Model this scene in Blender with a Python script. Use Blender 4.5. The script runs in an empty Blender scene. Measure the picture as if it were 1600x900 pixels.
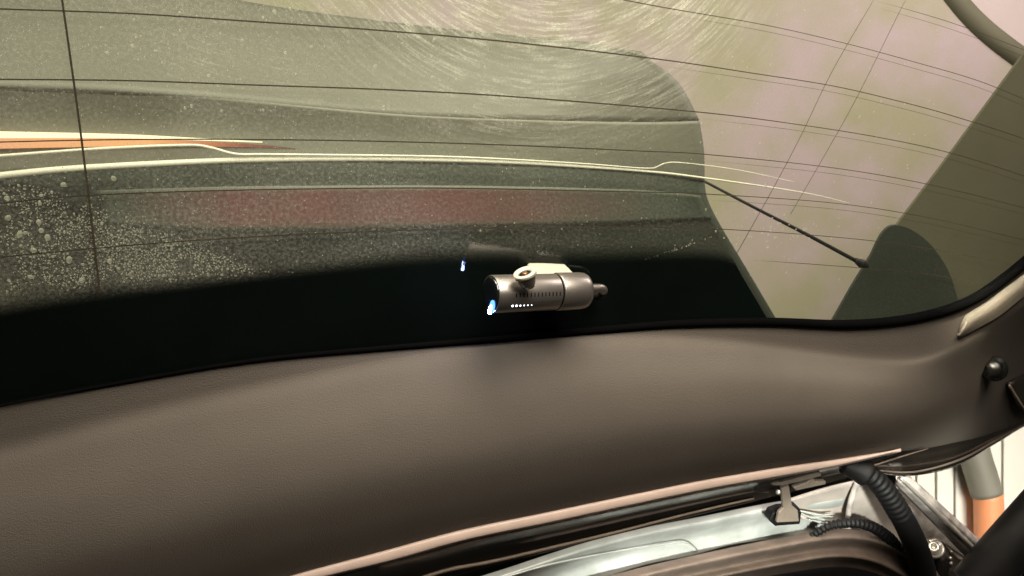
import bpy, bmesh, math, random
from mathutils import Vector, Matrix
random.seed(7)
S = bpy.context.scene
COL = S.collection

# ------------------------------------------------------------------ camera
PITCH = math.radians(35)
CAM = Vector((0, 0, 1.55))
RT = Vector((1, 0, 0))
FW = Vector((0, math.cos(PITCH), math.sin(PITCH)))
UP = Vector((0, -math.sin(PITCH), math.cos(PITCH)))
F = 1256.0
cd = bpy.data.cameras.new('camera')
cam = bpy.data.objects.new('camera', cd); COL.objects.link(cam)
cam.location = CAM
cam.rotation_euler = (math.pi / 2 + PITCH, 0, 0)
cd.sensor_width = 36; cd.lens = 36 * F / 1600
cd.clip_start = 0.01; cd.clip_end = 100
cd.dof.use_dof = True; cd.dof.focus_distance = 0.62; cd.dof.aperture_fstop = 20.0
S.camera = cam

def C3(x, y, d):
    """a point given by metres right of, above and in front of the photographer's eye"""
    return CAM + RT * x + UP * y + FW * d

# ------------------------------------------------------------------ world, lamps, exposure
w = bpy.data.worlds.new('World'); S.world = w; w.use_nodes = True
w.node_tree.nodes['Background'].inputs[0].default_value = (1.0, 0.86, 0.68, 1)
w.node_tree.nodes['Background'].inputs[1].default_value = 0.02
S.view_settings.view_transform = 'Standard'
S.view_settings.look = 'None'
S.view_settings.exposure = 0
S.view_settings.gamma = 1
S.cycles.use_denoising = True
S.cycles.max_bounces = 8; S.cycles.transparent_max_bounces = 24
S.cycles.caustics_reflective = False; S.cycles.caustics_refractive = False

def P0(px, py, d=0.80):
    return C3((px - 800) / F * d, (450 - py) / F * d, d)
def area(name, pos, target, size, power, colour, sizey=None):
    l = bpy.data.lights.new(name, 'AREA'); l.energy = power; l.color = colour
    l.shape = 'RECTANGLE'; l.size = size; l.size_y = sizey or size
    o = bpy.data.objects.new(name, l); COL.objects.link(o)
    o.location = pos
    o.rotation_euler = (target - pos).to_track_quat('-Z', 'Y').to_euler()
    return o
WARM = (1.0, 0.88, 0.66)
area('ceiling_lamp', C3(-0.50, 1.10, 0.36), C3(-0.25, 0.12, 0.95), 0.7, 20.0, (1.0, 0.95, 0.80), 0.4)
area('garage_lamp', C3(1.15, 1.00, 0.92), C3(0.72, 0.10, 1.80), 0.5, 19.0, (1.0, 0.84, 0.90))
l = area('room_lamp', C3(0.28, 0.72, -0.10), C3(0.14, 0.04, 0.64), 0.70, 10.5, (1.0, 0.90, 0.78)); l.data.spread = math.radians(100)
l = area('barrel_fill_light', C3(-0.02, 0.56, 0.38), C3(0.0, 0.03, 0.62), 0.50, 2.6, (1.0, 0.93, 0.76), 0.06)  # added strip light, unseen, for the highlight along the barrel's top
l = area('wall_lamp', C3(1.45, -0.35, 1.20), C3(1.35, -0.70, 2.5), 0.5, 5.0, (1.0, 0.96, 0.86)); l.data.spread = math.radians(75)
l = area('channel_fill_light', C3(0.22, -0.20, 0.05), P0(1225, 816, 0.83), 0.46, 0.26, (0.98, 1.0, 0.93), 0.05); l.data.spread = math.radians(8)  # added narrow beam, no fitting there, to brighten the roof channel
l.rotation_euler.rotate_axis('Z', math.radians(13))
l = area('pillar_fill_light', C3(0.10, 0.30, 0.30), P0(1543, 484), 0.03, 0.055, (1.0, 0.95, 0.72)); l.data.spread = math.radians(9)  # unseen narrow beam, added for the bright patch on the pillar trim

# ------------------------------------------------------------------ geometry helpers
GX, GY, G0 = 0.30, -0.40, 0.65           # the rear window: depth = G0 + GX*x + GY*y
def depth(px, py, off=0.0):
    a = (px - 800) / F; b = (450 - py) / F
    return G0 / (1 - GX * a - GY * b) - off
def P(px, py, off=0.0):
    """a point on the rear window, raised off metres from it towards the cabin (negative: beyond it)"""
    d = depth(px, py, off)
    return C3((px - 800) / F * d, (450 - py) / F * d, d)
O0 = P(800, 450)
E1 = (P(900, 450) - O0).normalized()
NRM = (RT * (-GX) + UP * (-GY) + FW).normalized()      # away from the cabin
E2 = NRM.cross(E1); E2.normalize()
if E2.dot(UP) < 0: E2 = -E2
def st(px, py):
    v = P(px, py) - O0
    return (v.dot(E1), v.dot(E2))

def cr(pts, n):
    """Catmull-Rom through the points, n samples evenly along the length"""
    pts = [Vector(p) for p in pts]
    dense = []
    for i in range(len(pts) - 1):
        p0 = pts[max(i - 1, 0)]; p1 = pts[i]; p2 = pts[i + 1]; p3 = pts[min(i + 2, len(pts) - 1)]
        for k in range(16):
            t = k / 16
            dense.append(0.5 * ((2 * p1) + (p2 - p0) * t + (2 * p0 - 5 * p1 + 4 * p2 - p3) * t * t + (3 * p1 - p0 - 3 * p2 + p3) * t ** 3))
    dense.append(pts[-1])
    L = [0]
    for a, b in zip(dense, dense[1:]): L.append(L[-1] + (b - a).length)
    out = []; j = 0
    for i in range(n):
        s = L[-1] * i / (n - 1)
        while j < len(L) - 2 and L[j + 1] < s: j += 1
        q = (s - L[j]) / max(L[j + 1] - L[j], 1e-9)
        out.append(dense[j].lerp(dense[j + 1], min(max(q, 0), 1)))
    return out

def px3(pts):
    """(px, py, off) triples -> 3D"""
    return [P(*p) for p in pts]

def link(name, bm, m, parent=None, smooth=True):
    bmesh.ops.recalc_face_normals(bm, faces=bm.faces)
    me = bpy.data.meshes.new(name); bm.to_mesh(me); bm.free()
    for p in me.polygons: p.use_smooth = smooth
    o = bpy.data.objects.new(name, me); COL.objects.link(o)
    for mm in (m if isinstance(m, list) else [m]): me.materials.append(mm)
    if parent: o.parent = parent
    return o

def solid(o, t, off=1.0):
    """thickness, growing away from the viewer's side"""
    md = o.modifiers.new('thickness', 'SOLIDIFY'); md.thickness = t; md.offset = off
    md.use_even_offset = False
    return o

def loft_bm(rows, n=80, sub=6, smooth=True, away=True):
    """skin over curves of (px,py,off) triples; uv = (along, across)"""
    cs = [cr(r, n) for r in rows]
    grid = []
    for i in range(n):
        col = [c[i] for c in cs]
        out = []
        for k in range(len(col) - 1):
            p0 = col[max(k - 1, 0)]; p1 = col[k]; p2 = col[k + 1]; p3 = col[min(k + 2, len(col) - 1)]
            for q in range(sub):
                t = q / sub
                if smooth:
                    out.append(0.5 * ((2 * p1) + (p2 - p0) * t + (2 * p0 - 5 * p1 + 4 * p2 - p3) * t * t + (3 * p1 - p0 - 3 * p2 + p3) * t ** 3))
                else:
                    out.append(p1.lerp(p2, t))
        out.append(col[-1]); grid.append(out)
    bm = bmesh.new(); uv = bm.loops.layers.uv.new('uv')
    V = [[bm.verts.new(P(*v)) for v in r] for r in grid]
    m = len(grid[0])
    for i in range(n - 1):
        for j in range(m - 1):
            f = bm.faces.new((V[i][j], V[i + 1][j], V[i + 1][j + 1], V[i][j + 1]))
            for l, (a, b) in zip(f.loops, ((i, j), (i + 1, j), (i + 1, j + 1), (i, j + 1))):
                l[uv].uv = (a / (n - 1), b / (m - 1))
    return bm

def loft(name, rows, m, parent=None, n=80, sub=6, smooth=True, t=0.003):
    bm = loft_bm(rows, n, sub, smooth)
    me = bpy.data.meshes.new(name)
    # face the viewer
    bm.normal_update()
    flip = sum(f.normal.dot(CAM - f.calc_center_median()) * f.calc_area() for f in bm.faces) < 0
    if flip: bmesh.ops.reverse_faces(bm, faces=bm.faces)
    bm.to_mesh(me); bm.free()
    for p in me.polygons: p.use_smooth = True
    o = bpy.data.objects.new(name, me); COL.objects.link(o); me.materials.append(m)
    if parent: o.parent = parent
    if t: solid(o, t, -1.0)
    return o

def tube_bm(bm, pts, radii, seg=12, cap=True, squash=None):
    """tube along 3D points; radii number or list"""
    n = len(pts)
    if not isinstance(radii, (list, tuple)): radii = [radii] * n
    ring = []; ref = None
    for i, p in enumerate(pts):
        t = (pts[min(i + 1, n - 1)] - pts[max(i - 1, 0)]).normalized()
        if ref is None:
            ref = Vector((0, 0, 1)) if abs(t.z) < 0.9 else Vector((1, 0, 0))
        u = (ref - t * ref.dot(t)).normalized(); ref = u
        v = t.cross(u)
        ring.append([bm.verts.new(p + (u * math.cos(a) + v * math.sin(a)) * radii[i]) for a in [2 * math.pi * k / seg for k in range(seg)]])
    for a, b in zip(ring, ring[1:]):
        for k in range(seg):
            bm.faces.new((a[k], a[(k + 1) % seg], b[(k + 1) % seg], b[k]))
    if cap:
        bm.faces.new(list(reversed(ring[0]))); bm.faces.new(ring[-1])

def tube(name, ctrl, rpx, m, parent=None, n=60, seg=12):
    """tube through (px,py,off) points; rpx radius in photo pixels (number, or list per control point)"""
    c = cr(ctrl, n)
    if isinstance(rpx, (list, tuple)):
        rr = [v.x for v in cr([(r, i * 1e-3, 0) for i, r in enumerate(rpx)], n)]
    else: rr = [rpx] * n
    bm = bmesh.new()
    tube_bm(bm, [P(*p) for p in c], [r * depth(p.x, p.y, p.z) / F for r, p in zip(rr, c)], seg)
    return link(name, bm, m, parent)

def ribbon_bm(bm, ctrl, wpx, h, n=60, soft=False):
    """flat printed line lying on the window, h metres proud of it"""
    c = cr([(a, b, 0) for a, b in ctrl], n)
    lower, upper = [], []
    for i, p in enumerate(c):
        tap = min(1, (i + 0.3) / (0.22 * n)) if soft else 1
        t = (c[min(i + 1, n - 1)] - c[max(i - 1, 0)]).normalized()
        q = Vector((-t.y, t.x, 0)) * wpx / 2 * tap * (1 - 0.5 * min(max((p.x - 900) / 350, 0), 1))
        for lst, off in ((lower, 0.0003), (upper, h)):
            lst.append((bm.verts.new(P(p.x + q.x, p.y + q.y, off)), bm.verts.new(P(p.x - q.x, p.y - q.y, off))))
    for i in range(n - 1):
        bm.faces.new((upper[i][0], upper[i + 1][0], upper[i + 1][1], upper[i][1]))
        for k in (0, 1):
            bm.faces.new((upper[i][k], upper[i + 1][k], lower[i + 1][k], lower[i][k]))

def poly(name, pts, off, m, parent=None, t=0.01, bevel=0.0, curve=True, n=120, gx=None):
    """closed outline of (px,py) (or (px,py,off)) points, filled, with thickness growing away"""
    bm = bmesh.new()
    vs = [bm.verts.new(P(p[0], p[1], p[2] if len(p) > 2 else off)) for p in pts]
    f = bm.faces.new(vs); bm.normal_update()
    if f.normal.dot(CAM - f.calc_center_median()) < 0: f.normal_flip()
    r = bmesh.ops.extrude_face_region(bm, geom=[f])
    nv = [g for g in r['geom'] if isinstance(g, bmesh.types.BMVert)]
    back = NRM * t
    for v in nv: v.co += back
    bmesh.ops.recalc_face_normals(bm, faces=bm.faces)
    o = link(name, bm, m, parent, smooth=False)
    if bevel:
        md = o.modifiers.new('bevel', 'BEVEL'); md.width = bevel; md.segments = 4; md.limit_method = 'ANGLE'; md.angle_limit = math.radians(50)
    return o

def thing(name, label, cat, loc, group=None):
    o = bpy.data.objects.new(name, None); COL.objects.link(o)
    o.empty_display_size = 0.05
    o['label'] = label; o['category'] = cat
    if group: o['group'] = group
    o['_loc'] = list(loc)
    o.location = loc
    return o
def tag(o, label, cat, group=None, kind=None):
    o['label'] = label; o['category'] = cat
    if group: o['group'] = group
    if kind: o['kind'] = kind
    return o
def settle(t):
    """keep the parts, built in place, where they are under their moved Empty"""
    inv = Matrix.Translation(t.location).inverted()
    for c in t.children: c.matrix_parent_inverse = inv
    if '_loc' in t: del t['_loc']

# ------------------------------------------------------------------ materials
def nmat(name):
    m = bpy.data.materials.new(name); m.use_nodes = True
    nt = m.node_tree; nt.nodes.clear()
    out = nt.nodes.new('ShaderNodeOutputMaterial')
    return m, nt, out
def N(nt, typ, **kw):
    n = nt.nodes.new(typ)
    for k, v in kw.items(): setattr(n, k, v)
    return n
def noise(nt, vec, scale, detail=4, rough=0.55, dist=0.0):
    n = N(nt, 'ShaderNodeTexNoise'); n.inputs['Scale'].default_value = scale
    n.inputs['Detail'].default_value = detail; n.inputs['Roughness'].default_value = rough
    n.inputs['Distortion'].default_value = dist
    nt.links.new(vec, n.inputs['Vector']); return n.outputs['Fac']
def ramp(nt, fac, stops):
    r = N(nt, 'ShaderNodeValToRGB')
    e = r.color_ramp.elements
    while len(e) < len(stops): e.new(0.5)
    for q, (p, c) in zip(e, stops):
        q.position = p; q.color = c if len(c) == 4 else (*c, 1)
    nt.links.new(fac, r.inputs[0]); return r.outputs[0]
def mth(nt, op, a, b=None, clamp=False):
    n = N(nt, 'ShaderNodeMath', operation=op); n.use_clamp = clamp
    for i, x in enumerate((a, b)):
        if x is None: continue
        if isinstance(x, (int, float)): n.inputs[i].default_value = x
        else: nt.links.new(x, n.inputs[i])
    return n.outputs[0]
def obj_co(nt):
    return N(nt, 'ShaderNodeTexCoord').outputs['Object']

def pbr(name, col, rough=0.5, metal=0.0, var=0.15, vscale=30, bump=0.0, bscale=600, col2=None, spec=0.5, coat=0.0, rvar=0.1, aniso=0):
    m, nt, out = nmat(name)
    b = N(nt, 'ShaderNodeBsdfPrincipled'); co = obj_co(nt)
    c2 = col2 or tuple(c * (1 - var) for c in col)
    nt.links.new(ramp(nt, noise(nt, co, vscale), [(0.35, c2), (0.65, col)]), b.inputs['Base Color'])
    r = noise(nt, co, vscale * 2.3)
    nt.links.new(mth(nt, 'ADD', mth(nt, 'MULTIPLY', r, rvar), rough - rvar / 2), b.inputs['Roughness'])
    b.inputs['Metallic'].default_value = metal
    b.inputs['Specular IOR Level'].default_value = spec
    b.inputs['Coat Weight'].default_value = coat
    b.inputs['Coat Roughness'].default_value = 0.08
    if bump:
        bp = N(nt, 'ShaderNodeBump'); bp.inputs['Strength'].default_value = bump; bp.inputs['Distance'].default_value = 0.0006
        nt.links.new(noise(nt, co, bscale, 3), bp.inputs['Height'])
        nt.links.new(bp.outputs[0], b.inputs['Normal'])
    nt.links.new(b.outputs[0], out.inputs[0])
    return m
def glow(name, col, strength):
    m, nt, out = nmat(name)
    e = N(nt, 'ShaderNodeEmission'); e.inputs[0].default_value = (*col, 1); e.inputs[1].default_value = strength
    nt.links.new(e.outputs[0], out.inputs[0]); return m

M_TRIM = pbr('grained_plastic', (0.094, 0.079, 0.063), 0.72, var=0.10, vscale=11, bump=0.9, bscale=950, spec=0.35)
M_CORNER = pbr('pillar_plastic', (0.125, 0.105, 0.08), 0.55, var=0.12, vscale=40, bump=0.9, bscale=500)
M_RUBBER = pbr('black_rubber', (0.009, 0.008, 0.007), 0.6, var=0.3, bump=0.3, spec=0.3)
M_RUBBROWN = pbr('dusty_rubber', (0.15, 0.112, 0.086), 0.6, var=0.3, vscale=50, bump=0.5, bscale=400)
M_LIP = pbr('brown_lip', (0.24, 0.18, 0.13), 0.5, var=0.35, vscale=60)
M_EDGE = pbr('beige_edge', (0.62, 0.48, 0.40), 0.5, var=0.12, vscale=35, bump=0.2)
M_PAINT = pbr('silver_paint', (0.50, 0.52, 0.485), 0.36, metal=0.3, col2=(0.36, 0.38, 0.345), vscale=30, coat=0.3, rvar=0.12, bump=0.35, bscale=90)
M_PINKPAINT = pbr('pinkish_paint', (0.50, 0.44, 0.38), 0.35, metal=0.1, var=0.3, vscale=28, coat=0.3)
M_DIRTYPAINT = pbr('dusty_grey_paint', (0.52, 0.47, 0.42), 0.5, var=0.5, vscale=75, bump=0.6, bscale=160)
M_GLOSSBLACK = pbr('gloss_black', (0.02, 0.016, 0.012), 0.22, var=0.3, coat=0.6)
M_BLACK = pbr('black_plastic', (0.0045, 0.0042, 0.004), 0.6, var=0.3, bump=0.2, spec=0.3)
M_STRUT = pbr('strut_black', (0.008, 0.0075, 0.007), 0.38, var=0.3, vscale=40, spec=0.35)
M_STOP = pbr('stop_rubber', (0.003, 0.003, 0.0025), 0.28, var=0.3, spec=0.4)
M_ZINC = pbr('zinc_bolt', (0.75, 0.70, 0.60), 0.3, metal=0.7, var=0.2, vscale=90)
M_BRACKET = pbr('beige_steel', (0.22, 0.18, 0.14), 0.5, metal=0.1, var=0.2, vscale=60)
M_ALU = pbr('champagne_metal', (0.33, 0.30, 0.265), 0.34, metal=0.9, var=0.05, vscale=200, rvar=0.06)
M_ALU2 = pbr('pale_mount', (0.55, 0.52, 0.41), 0.42, metal=0.25, var=0.05, vscale=120, rvar=0.06)
M_LENS = pbr('lens_glass', (0.006, 0.007, 0.008), 0.12, var=0.1, coat=1.0)
M_COPPER = pbr('coated_lens', (0.30, 0.12, 0.05), 0.12, metal=0.7, var=0.3, vscale=300)
M_SLOT = pbr('slot_black', (0.003, 0.003, 0.003), 0.9, spec=0.0)
M_LED = glow('led_blue', (0.08, 0.25, 1.0), 3.5)
M_LEDW = glow('led_white', (0.34, 0.50, 1.0), 420.0)
M_LEDTIP = glow('led_tip', (0.26, 0.36, 1.0), 330.0)
M_DOT = glow('led_dot', (0.9, 0.95, 1.0), 6.0)
M_HEAT = pbr('heater_silver_print', (0.045, 0.034, 0.018), 0.6)
M_CREAMSTRIP = pbr('cream_strip', (0.70, 0.68, 0.57), 0.45, var=0.1, vscale=300)
def tail_glow():
    m, nt, out = nmat('tail_glow_orange')
    g_ = N(nt, 'ShaderNodeTexCoord').outputs['Generated']; sp_ = N(nt, 'ShaderNodeSeparateXYZ'); nt.links.new(g_, sp_.inputs[0])
    e = N(nt, 'ShaderNodeEmission')
    nt.links.new(ramp(nt, sp_.outputs[0], [(0.0, (0.95, 0.42, 0.22)), (0.55, (1.0, 0.48, 0.2)), (0.72, (0.62, 0.20, 0.09)), (0.85, (0.30, 0.09, 0.06)), (1.0, (0.12, 0.05, 0.04))]), e.inputs[0])
    e.inputs[1].default_value = 1.25
    nt.links.new(e.outputs[0], out.inputs[0]); return m
M_ORANGE = tail_glow()
M_CREAMGLOW = glow('tail_glow_cream', (1.0, 0.82, 0.52), 2.0)
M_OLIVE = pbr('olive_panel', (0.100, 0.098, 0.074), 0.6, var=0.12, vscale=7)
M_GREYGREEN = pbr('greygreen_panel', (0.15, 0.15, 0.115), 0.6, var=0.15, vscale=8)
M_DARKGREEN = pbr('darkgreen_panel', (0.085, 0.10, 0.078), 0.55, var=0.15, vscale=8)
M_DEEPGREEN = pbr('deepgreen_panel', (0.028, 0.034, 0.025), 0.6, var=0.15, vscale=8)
def red_band():
    """red reflector, blending into the panel colour towards its ends and edges"""
    m, nt, out = nmat('dull_red_band')
    uv = N(nt, 'ShaderNodeUVMap'); uv.uv_map = 'uv'
    sep = N(nt, 'ShaderNodeSeparateXYZ'); nt.links.new(uv.outputs[0], sep.inputs[0])
    u = ramp(nt, sep.outputs[0], [(0.02, (0, 0, 0)), (0.22, (1, 1, 1)), (0.62, (0.9, 0.9, 0.9)), (0.93, (0, 0, 0))])
    v = ramp(nt, sep.outputs[1], [(0.0, (0, 0, 0)), (0.22, (1, 1, 1)), (0.7, (1, 1, 1)), (1.0, (0, 0, 0))])
    n_ = ramp(nt, noise(nt, obj_co(nt), 16, 5, 0.6), [(0.3, (0.7, 0.7, 0.7)), (0.6, (1, 1, 1))])
    f = mth(nt, 'MULTIPLY', mth(nt, 'MULTIPLY', u, v), n_)
    mx = N(nt, 'ShaderNodeMix', data_type='RGBA'); nt.links.new(f, mx.inputs[0])
    mx.inputs[6].default_value = (0.082, 0.097, 0.075, 1); mx.inputs[7].default_value = (0.20, 0.068, 0.070, 1)
    b = N(nt, 'ShaderNodeBsdfPrincipled'); b.inputs['Roughness'].default_value = 0.55
    nt.links.new(mx.outputs[2], b.inputs['Base Color']); nt.links.new(b.outputs[0], out.inputs[0]); return m
M_RED = red_band()
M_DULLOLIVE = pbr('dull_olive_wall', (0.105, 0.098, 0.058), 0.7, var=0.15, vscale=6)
M_PINK = pbr('pink_plaster', (0.80, 0.68, 0.64), 0.8, var=0.08, vscale=4)
M_MOTTLE = pbr('mottled_plaster', (0.41, 0.33, 0.335), 0.8, col2=(0.32, 0.30, 0.195), vscale=6.5, bump=0.3, bscale=20)
M_WALL = pbr('cream_wall', (0.80, 0.77, 0.68), 0.6, var=0.06, vscale=3)
M_PIPEORANGE = pbr('orange_pvc', (0.78, 0.31, 0.14), 0.45, var=0.1, vscale=8)
M_PIPEGREY = pbr('grey_pvc', (0.20, 0.19, 0.15), 0.5, var=0.1, vscale=8)

# rear window: tinted, clean and glossy inside; dusty, wiped and wet outside
def st_of(px, py): return st(px, py)
def glass_inner():
    m, nt, out = nmat('window_glass_inner')
    tr = N(nt, 'ShaderNodeBsdfTransparent'); tr.inputs[0].default_value = (0.93, 0.95, 0.90, 1)
    gl = N(nt, 'ShaderNodeBsdfGlossy'); gl.inputs['Roughness'].default_value = 0.02
    lw = N(nt, 'ShaderNodeLayerWeight'); lw.inputs[0].default_value = 0.5
    frv = mth(nt, 'ADD', mth(nt, 'MULTIPLY', mth(nt, 'POWER', lw.outputs['Facing'], 5.0), 0.9), 0.035)
    mx = N(nt, 'ShaderNodeMixShader')
    nt.links.new(frv, mx.inputs[0]); nt.links.new(tr.outputs[0], mx.inputs[1]); nt.links.new(gl.outputs[0], mx.inputs[2])
    nt.links.new(mx.outputs[0], out.inputs[0]); return m
def glass_outer():
    m, nt, out = nmat('window_glass_outer')
    uv = N(nt, 'ShaderNodeUVMap'); uv.uv_map = 'uv'
    sep = N(nt, 'ShaderNodeSeparateXYZ'); nt.links.new(uv.outputs[0], sep.inputs[0])
    # wiper arcs round the wiper's pivot
    cx, cy = st_of(880, -290)
    dx = mth(nt, 'SUBTRACT', sep.outputs[0], cx); dy = mth(nt, 'SUBTRACT', sep.outputs[1], cy)
    rad = mth(nt, 'SQRT', mth(nt, 'ADD', mth(nt, 'MULTIPLY', dx, dx), mth(nt, 'MULTIPLY', dy, dy)))
    ang = mth(nt, 'ARCTAN2', dx, mth(nt, 'MULTIPLY', dy, -1.0))
    pol = N(nt, 'ShaderNodeCombineXYZ')
    nt.links.new(mth(nt, 'MULTIPLY', rad, 420.0), pol.inputs[0]); nt.links.new(mth(nt, 'MULTIPLY', ang, 4.5), pol.inputs[1])
    arcs = ramp(nt, noise(nt, pol.outputs[0], 1.0, 5, 0.7), [(0.45, (0, 0, 0)), (0.64, (1, 1, 1))])
    # where the wiping shows: a ring zone
    x1, y1 = st_of(880, -40); x2, y2 = st_of(880, 230)
    r1 = abs(y1 - cy); r2 = abs(y2 - cy)
    mr = N(nt, 'ShaderNodeMapRange'); nt.links.new(rad, mr.inputs[0])
    mr.inputs[1].default_value = r1 + (r2 - r1) * 0.30; mr.inputs[2].default_value = r2 + (r2 - r1) * 0.25; mr.inputs[3].default_value = 1; mr.inputs[4].default_value = 0.0
    patch_ = ramp(nt, noise(nt, uv.outputs[0], 14, 3, 0.6, 0.8), [(0.36, (0.25, 0.25, 0.25)), (0.62, (1, 1, 1))])
    arcs = mth(nt, 'MULTIPLY', mth(nt, 'MULTIPLY', arcs, mr.outputs[0]), patch_)
    # a second, older sweep further left
    cx2, cy2 = st_of(520, -620)
    ex = mth(nt, 'SUBTRACT', sep.outputs[0], cx2); ey = mth(nt, 'SUBTRACT', sep.outputs[1], cy2)
    rad2 = mth(nt, 'SQRT', mth(nt, 'ADD', mth(nt, 'MULTIPLY', ex, ex), mth(nt, 'MULTIPLY', ey, ey)))
    pol2 = N(nt, 'ShaderNodeCombineXYZ')
    nt.links.new(mth(nt, 'MULTIPLY', rad2, 520.0), pol2.inputs[0]); nt.links.new(mth(nt, 'MULTIPLY', mth(nt, 'ARCTAN2', ex, mth(nt, 'MULTIPLY', ey, -1.0)), 9.0), pol2.inputs[1])
    arcs2 = ramp(nt, noise(nt, pol2.outputs[0], 1.0, 5, 0.75, 0.3), [(0.54, (0, 0, 0)), (0.70, (0.7, 0.7, 0.7))])
    wear = ramp(nt, noise(nt, uv.outputs[0], 8, 4, 0.6, 1.0), [(0.45, (0, 0, 0)), (0.62, (1, 1, 1))])
    top_ = N(nt, 'ShaderNodeMapRange'); nt.links.new(rad2, top_.inputs[0])
    ya = abs(st_of(520, 60)[1] - cy2); yb = abs(st_of(520, 260)[1] - cy2)
    top_.inputs[1].default_value = ya; top_.inputs[2].default_value = yb; top_.inputs[3].default_value = 1.0; top_.inputs[4].default_value = 0.0
    arcs = mth(nt, 'MAXIMUM', arcs, mth(nt, 'MULTIPLY', mth(nt, 'MULTIPLY', arcs2, wear), top_.outputs[0]))
    # general dust
    cl = ramp(nt, noise(nt, uv.outputs[0], 9, 4), [(0.3, (0.35, 0.35, 0.35)), (0.7, (1, 1, 1))])
    fine = ramp(nt, noise(nt, uv.outputs[0], 420, 3, 0.7), [(0.42, (0, 0, 0)), (0.75, (1, 1, 1))])
    speck = ramp(nt, noise(nt, uv.outputs[0], 1100, 2, 0.6), [(0.64, (0, 0, 0)), (0.74, (1, 1, 1))])
    # more dust towards the upper left, cleaner right
    lx, _ = st_of(300, 100); rx, _ = st_of(1330, 100)
    sd = N(nt, 'ShaderNodeMapRange'); nt.links.new(sep.outputs[0], sd.inputs[0])
    sd.inputs[1].default_value = lx; sd.inputs[2].default_value = rx; sd.inputs[3].default_value = 1.0; sd.inputs[4].default_value = 0.12
    d = mth(nt, 'ADD', mth(nt, 'MULTIPLY', fine, 0.34), mth(nt, 'MULTIPLY', speck, 0.9))
    d = mth(nt, 'MULTIPLY', mth(nt, 'MULTIPLY', mth(nt, 'ADD', d, 0.11), cl), sd.outputs[0])
    d = mth(nt, 'ADD', d, mth(nt, 'MULTIPLY', arcs, mth(nt, 'ADD', mth(nt, 'MULTIPLY', fine, 0.6), 0.7)), clamp=True)
    d = mth(nt, 'MULTIPLY', d, 1.0, clamp=True)
    tr = N(nt, 'ShaderNodeBsdfTransparent'); tr.inputs[0].default_value = (0.90, 0.92, 0.86, 1)
    df = N(nt, 'ShaderNodeBsdfDiffuse'); df.inputs[0].default_value = (0.90, 0.88, 0.78, 1)
    tl = N(nt, 'ShaderNodeBsdfTranslucent'); tl.inputs[0].default_value = (0.90, 0.88, 0.78, 1)
    dm = N(nt, 'ShaderNodeMixShader'); dm.inputs[0].default_value = 0.3
    nt.links.new(df.outputs[0], dm.inputs[1]); nt.links.new(tl.outputs[0], dm.inputs[2])
    mx = N(nt, 'ShaderNodeMixShader')
    nt.links.new(d, mx.inputs[0]); nt.links.new(tr.outputs[0], mx.inputs[1]); nt.links.new(dm.outputs[0], mx.inputs[2])
    nt.links.new(mx.outputs[0], out.inputs[0]); return m
def frit_mat():
    """black ceramic band; its dotted upper edge thins out"""
    m, nt, out = nmat('ceramic_band')
    uv = N(nt, 'ShaderNodeUVMap'); uv.uv_map = 'uv'
    sep = N(nt, 'ShaderNodeSeparateXYZ'); nt.links.new(uv.outputs[0], sep.inputs[0])
    a = N(nt, 'ShaderNodeMapRange'); a.interpolation_type = 'SMOOTHSTEP'; nt.links.new(sep.outputs[1], a.inputs[0])
    a.inputs[1].default_value = 0.0; a.inputs[2].default_value = 0.34
    b = N(nt, 'ShaderNodeBsdfPrincipled')
    nt.links.new(ramp(nt, noise(nt, obj_co(nt), 12), [(0.3, (0.0022, 0.0032, 0.0026)), (0.7, (0.003, 0.005, 0.004))]), b.inputs['Base Color'])
    b.inputs['Roughness'].default_value = 0.03; b.inputs['Specular IOR Level'].default_value = 0.22
    nt.links.new(a.outputs[0], b.inputs['Alpha'])
    nt.links.new(b.outputs[0], out.inputs[0]); return m
M_GIN, M_GOUT, M_FRIT = glass_inner(), glass_outer(), frit_mat()

def drop_mat():
    m, nt, out = nmat('water')
    b = N(nt, 'ShaderNodeBsdfPrincipled')
    nt.links.new(ramp(nt, noise(nt, obj_co(nt), 60), [(0.3, (0.62, 0.60, 0.48)), (0.7, (0.85, 0.84, 0.74))]), b.inputs['Base Color'])
    b.inputs['Roughness'].default_value = 0.12
    b.inputs['Alpha'].default_value = 0.36
    tl = N(nt, 'ShaderNodeBsdfTranslucent'); tl.inputs[0].default_value = (0.85, 0.84, 0.72, 1)
    mx = N(nt, 'ShaderNodeMixShader'); mx.inputs[0].default_value = 0.35
    nt.links.new(b.outputs[0], mx.inputs[1]); nt.links.new(tl.outputs[0], mx.inputs[2])
    nt.links.new(mx.outputs[0], out.inputs[0]); return m
M_DROP = drop_mat()

# ================================================================== SETTING
def sheet(name, x0, y0, x1, y1, off, m, t=0.02):
    o = poly(name, [(x0, y0), (x1, y0), (x1, y1), (x0, y1)], off, m, t=t)
    o['kind'] = 'structure'; return o
sheet('ceiling', -500, -500, 1950, 640, -1.25, M_PINK)
wl = None

# ================================================================== THINGS BEYOND THE WINDOW
cp = poly('ceiling_panel', [(-400, -500), (1330, -500), (1440, -60), (1484, 0), (1530, 48), (1595, 96), (1640, 125), (1640, 620), (-400, 620)], -0.95, M_MOTTLE, t=0.03, bevel=0.01)
tube('edge_shade_tube', [(1400, -150, -0.965), (1445, -60, -0.965), (1486, 0, -0.965), (1531, 48, -0.965), (1595, 97, -0.965), (1650, 132, -0.965)], 20, M_DULLOLIVE, cp, n=40, seg=16)  # dark tube standing in for the soft shade along the panel's edge
tag(cp, 'mottled pink and olive ceiling panel seen through the right half of the window', 'ceiling panel')

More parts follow.
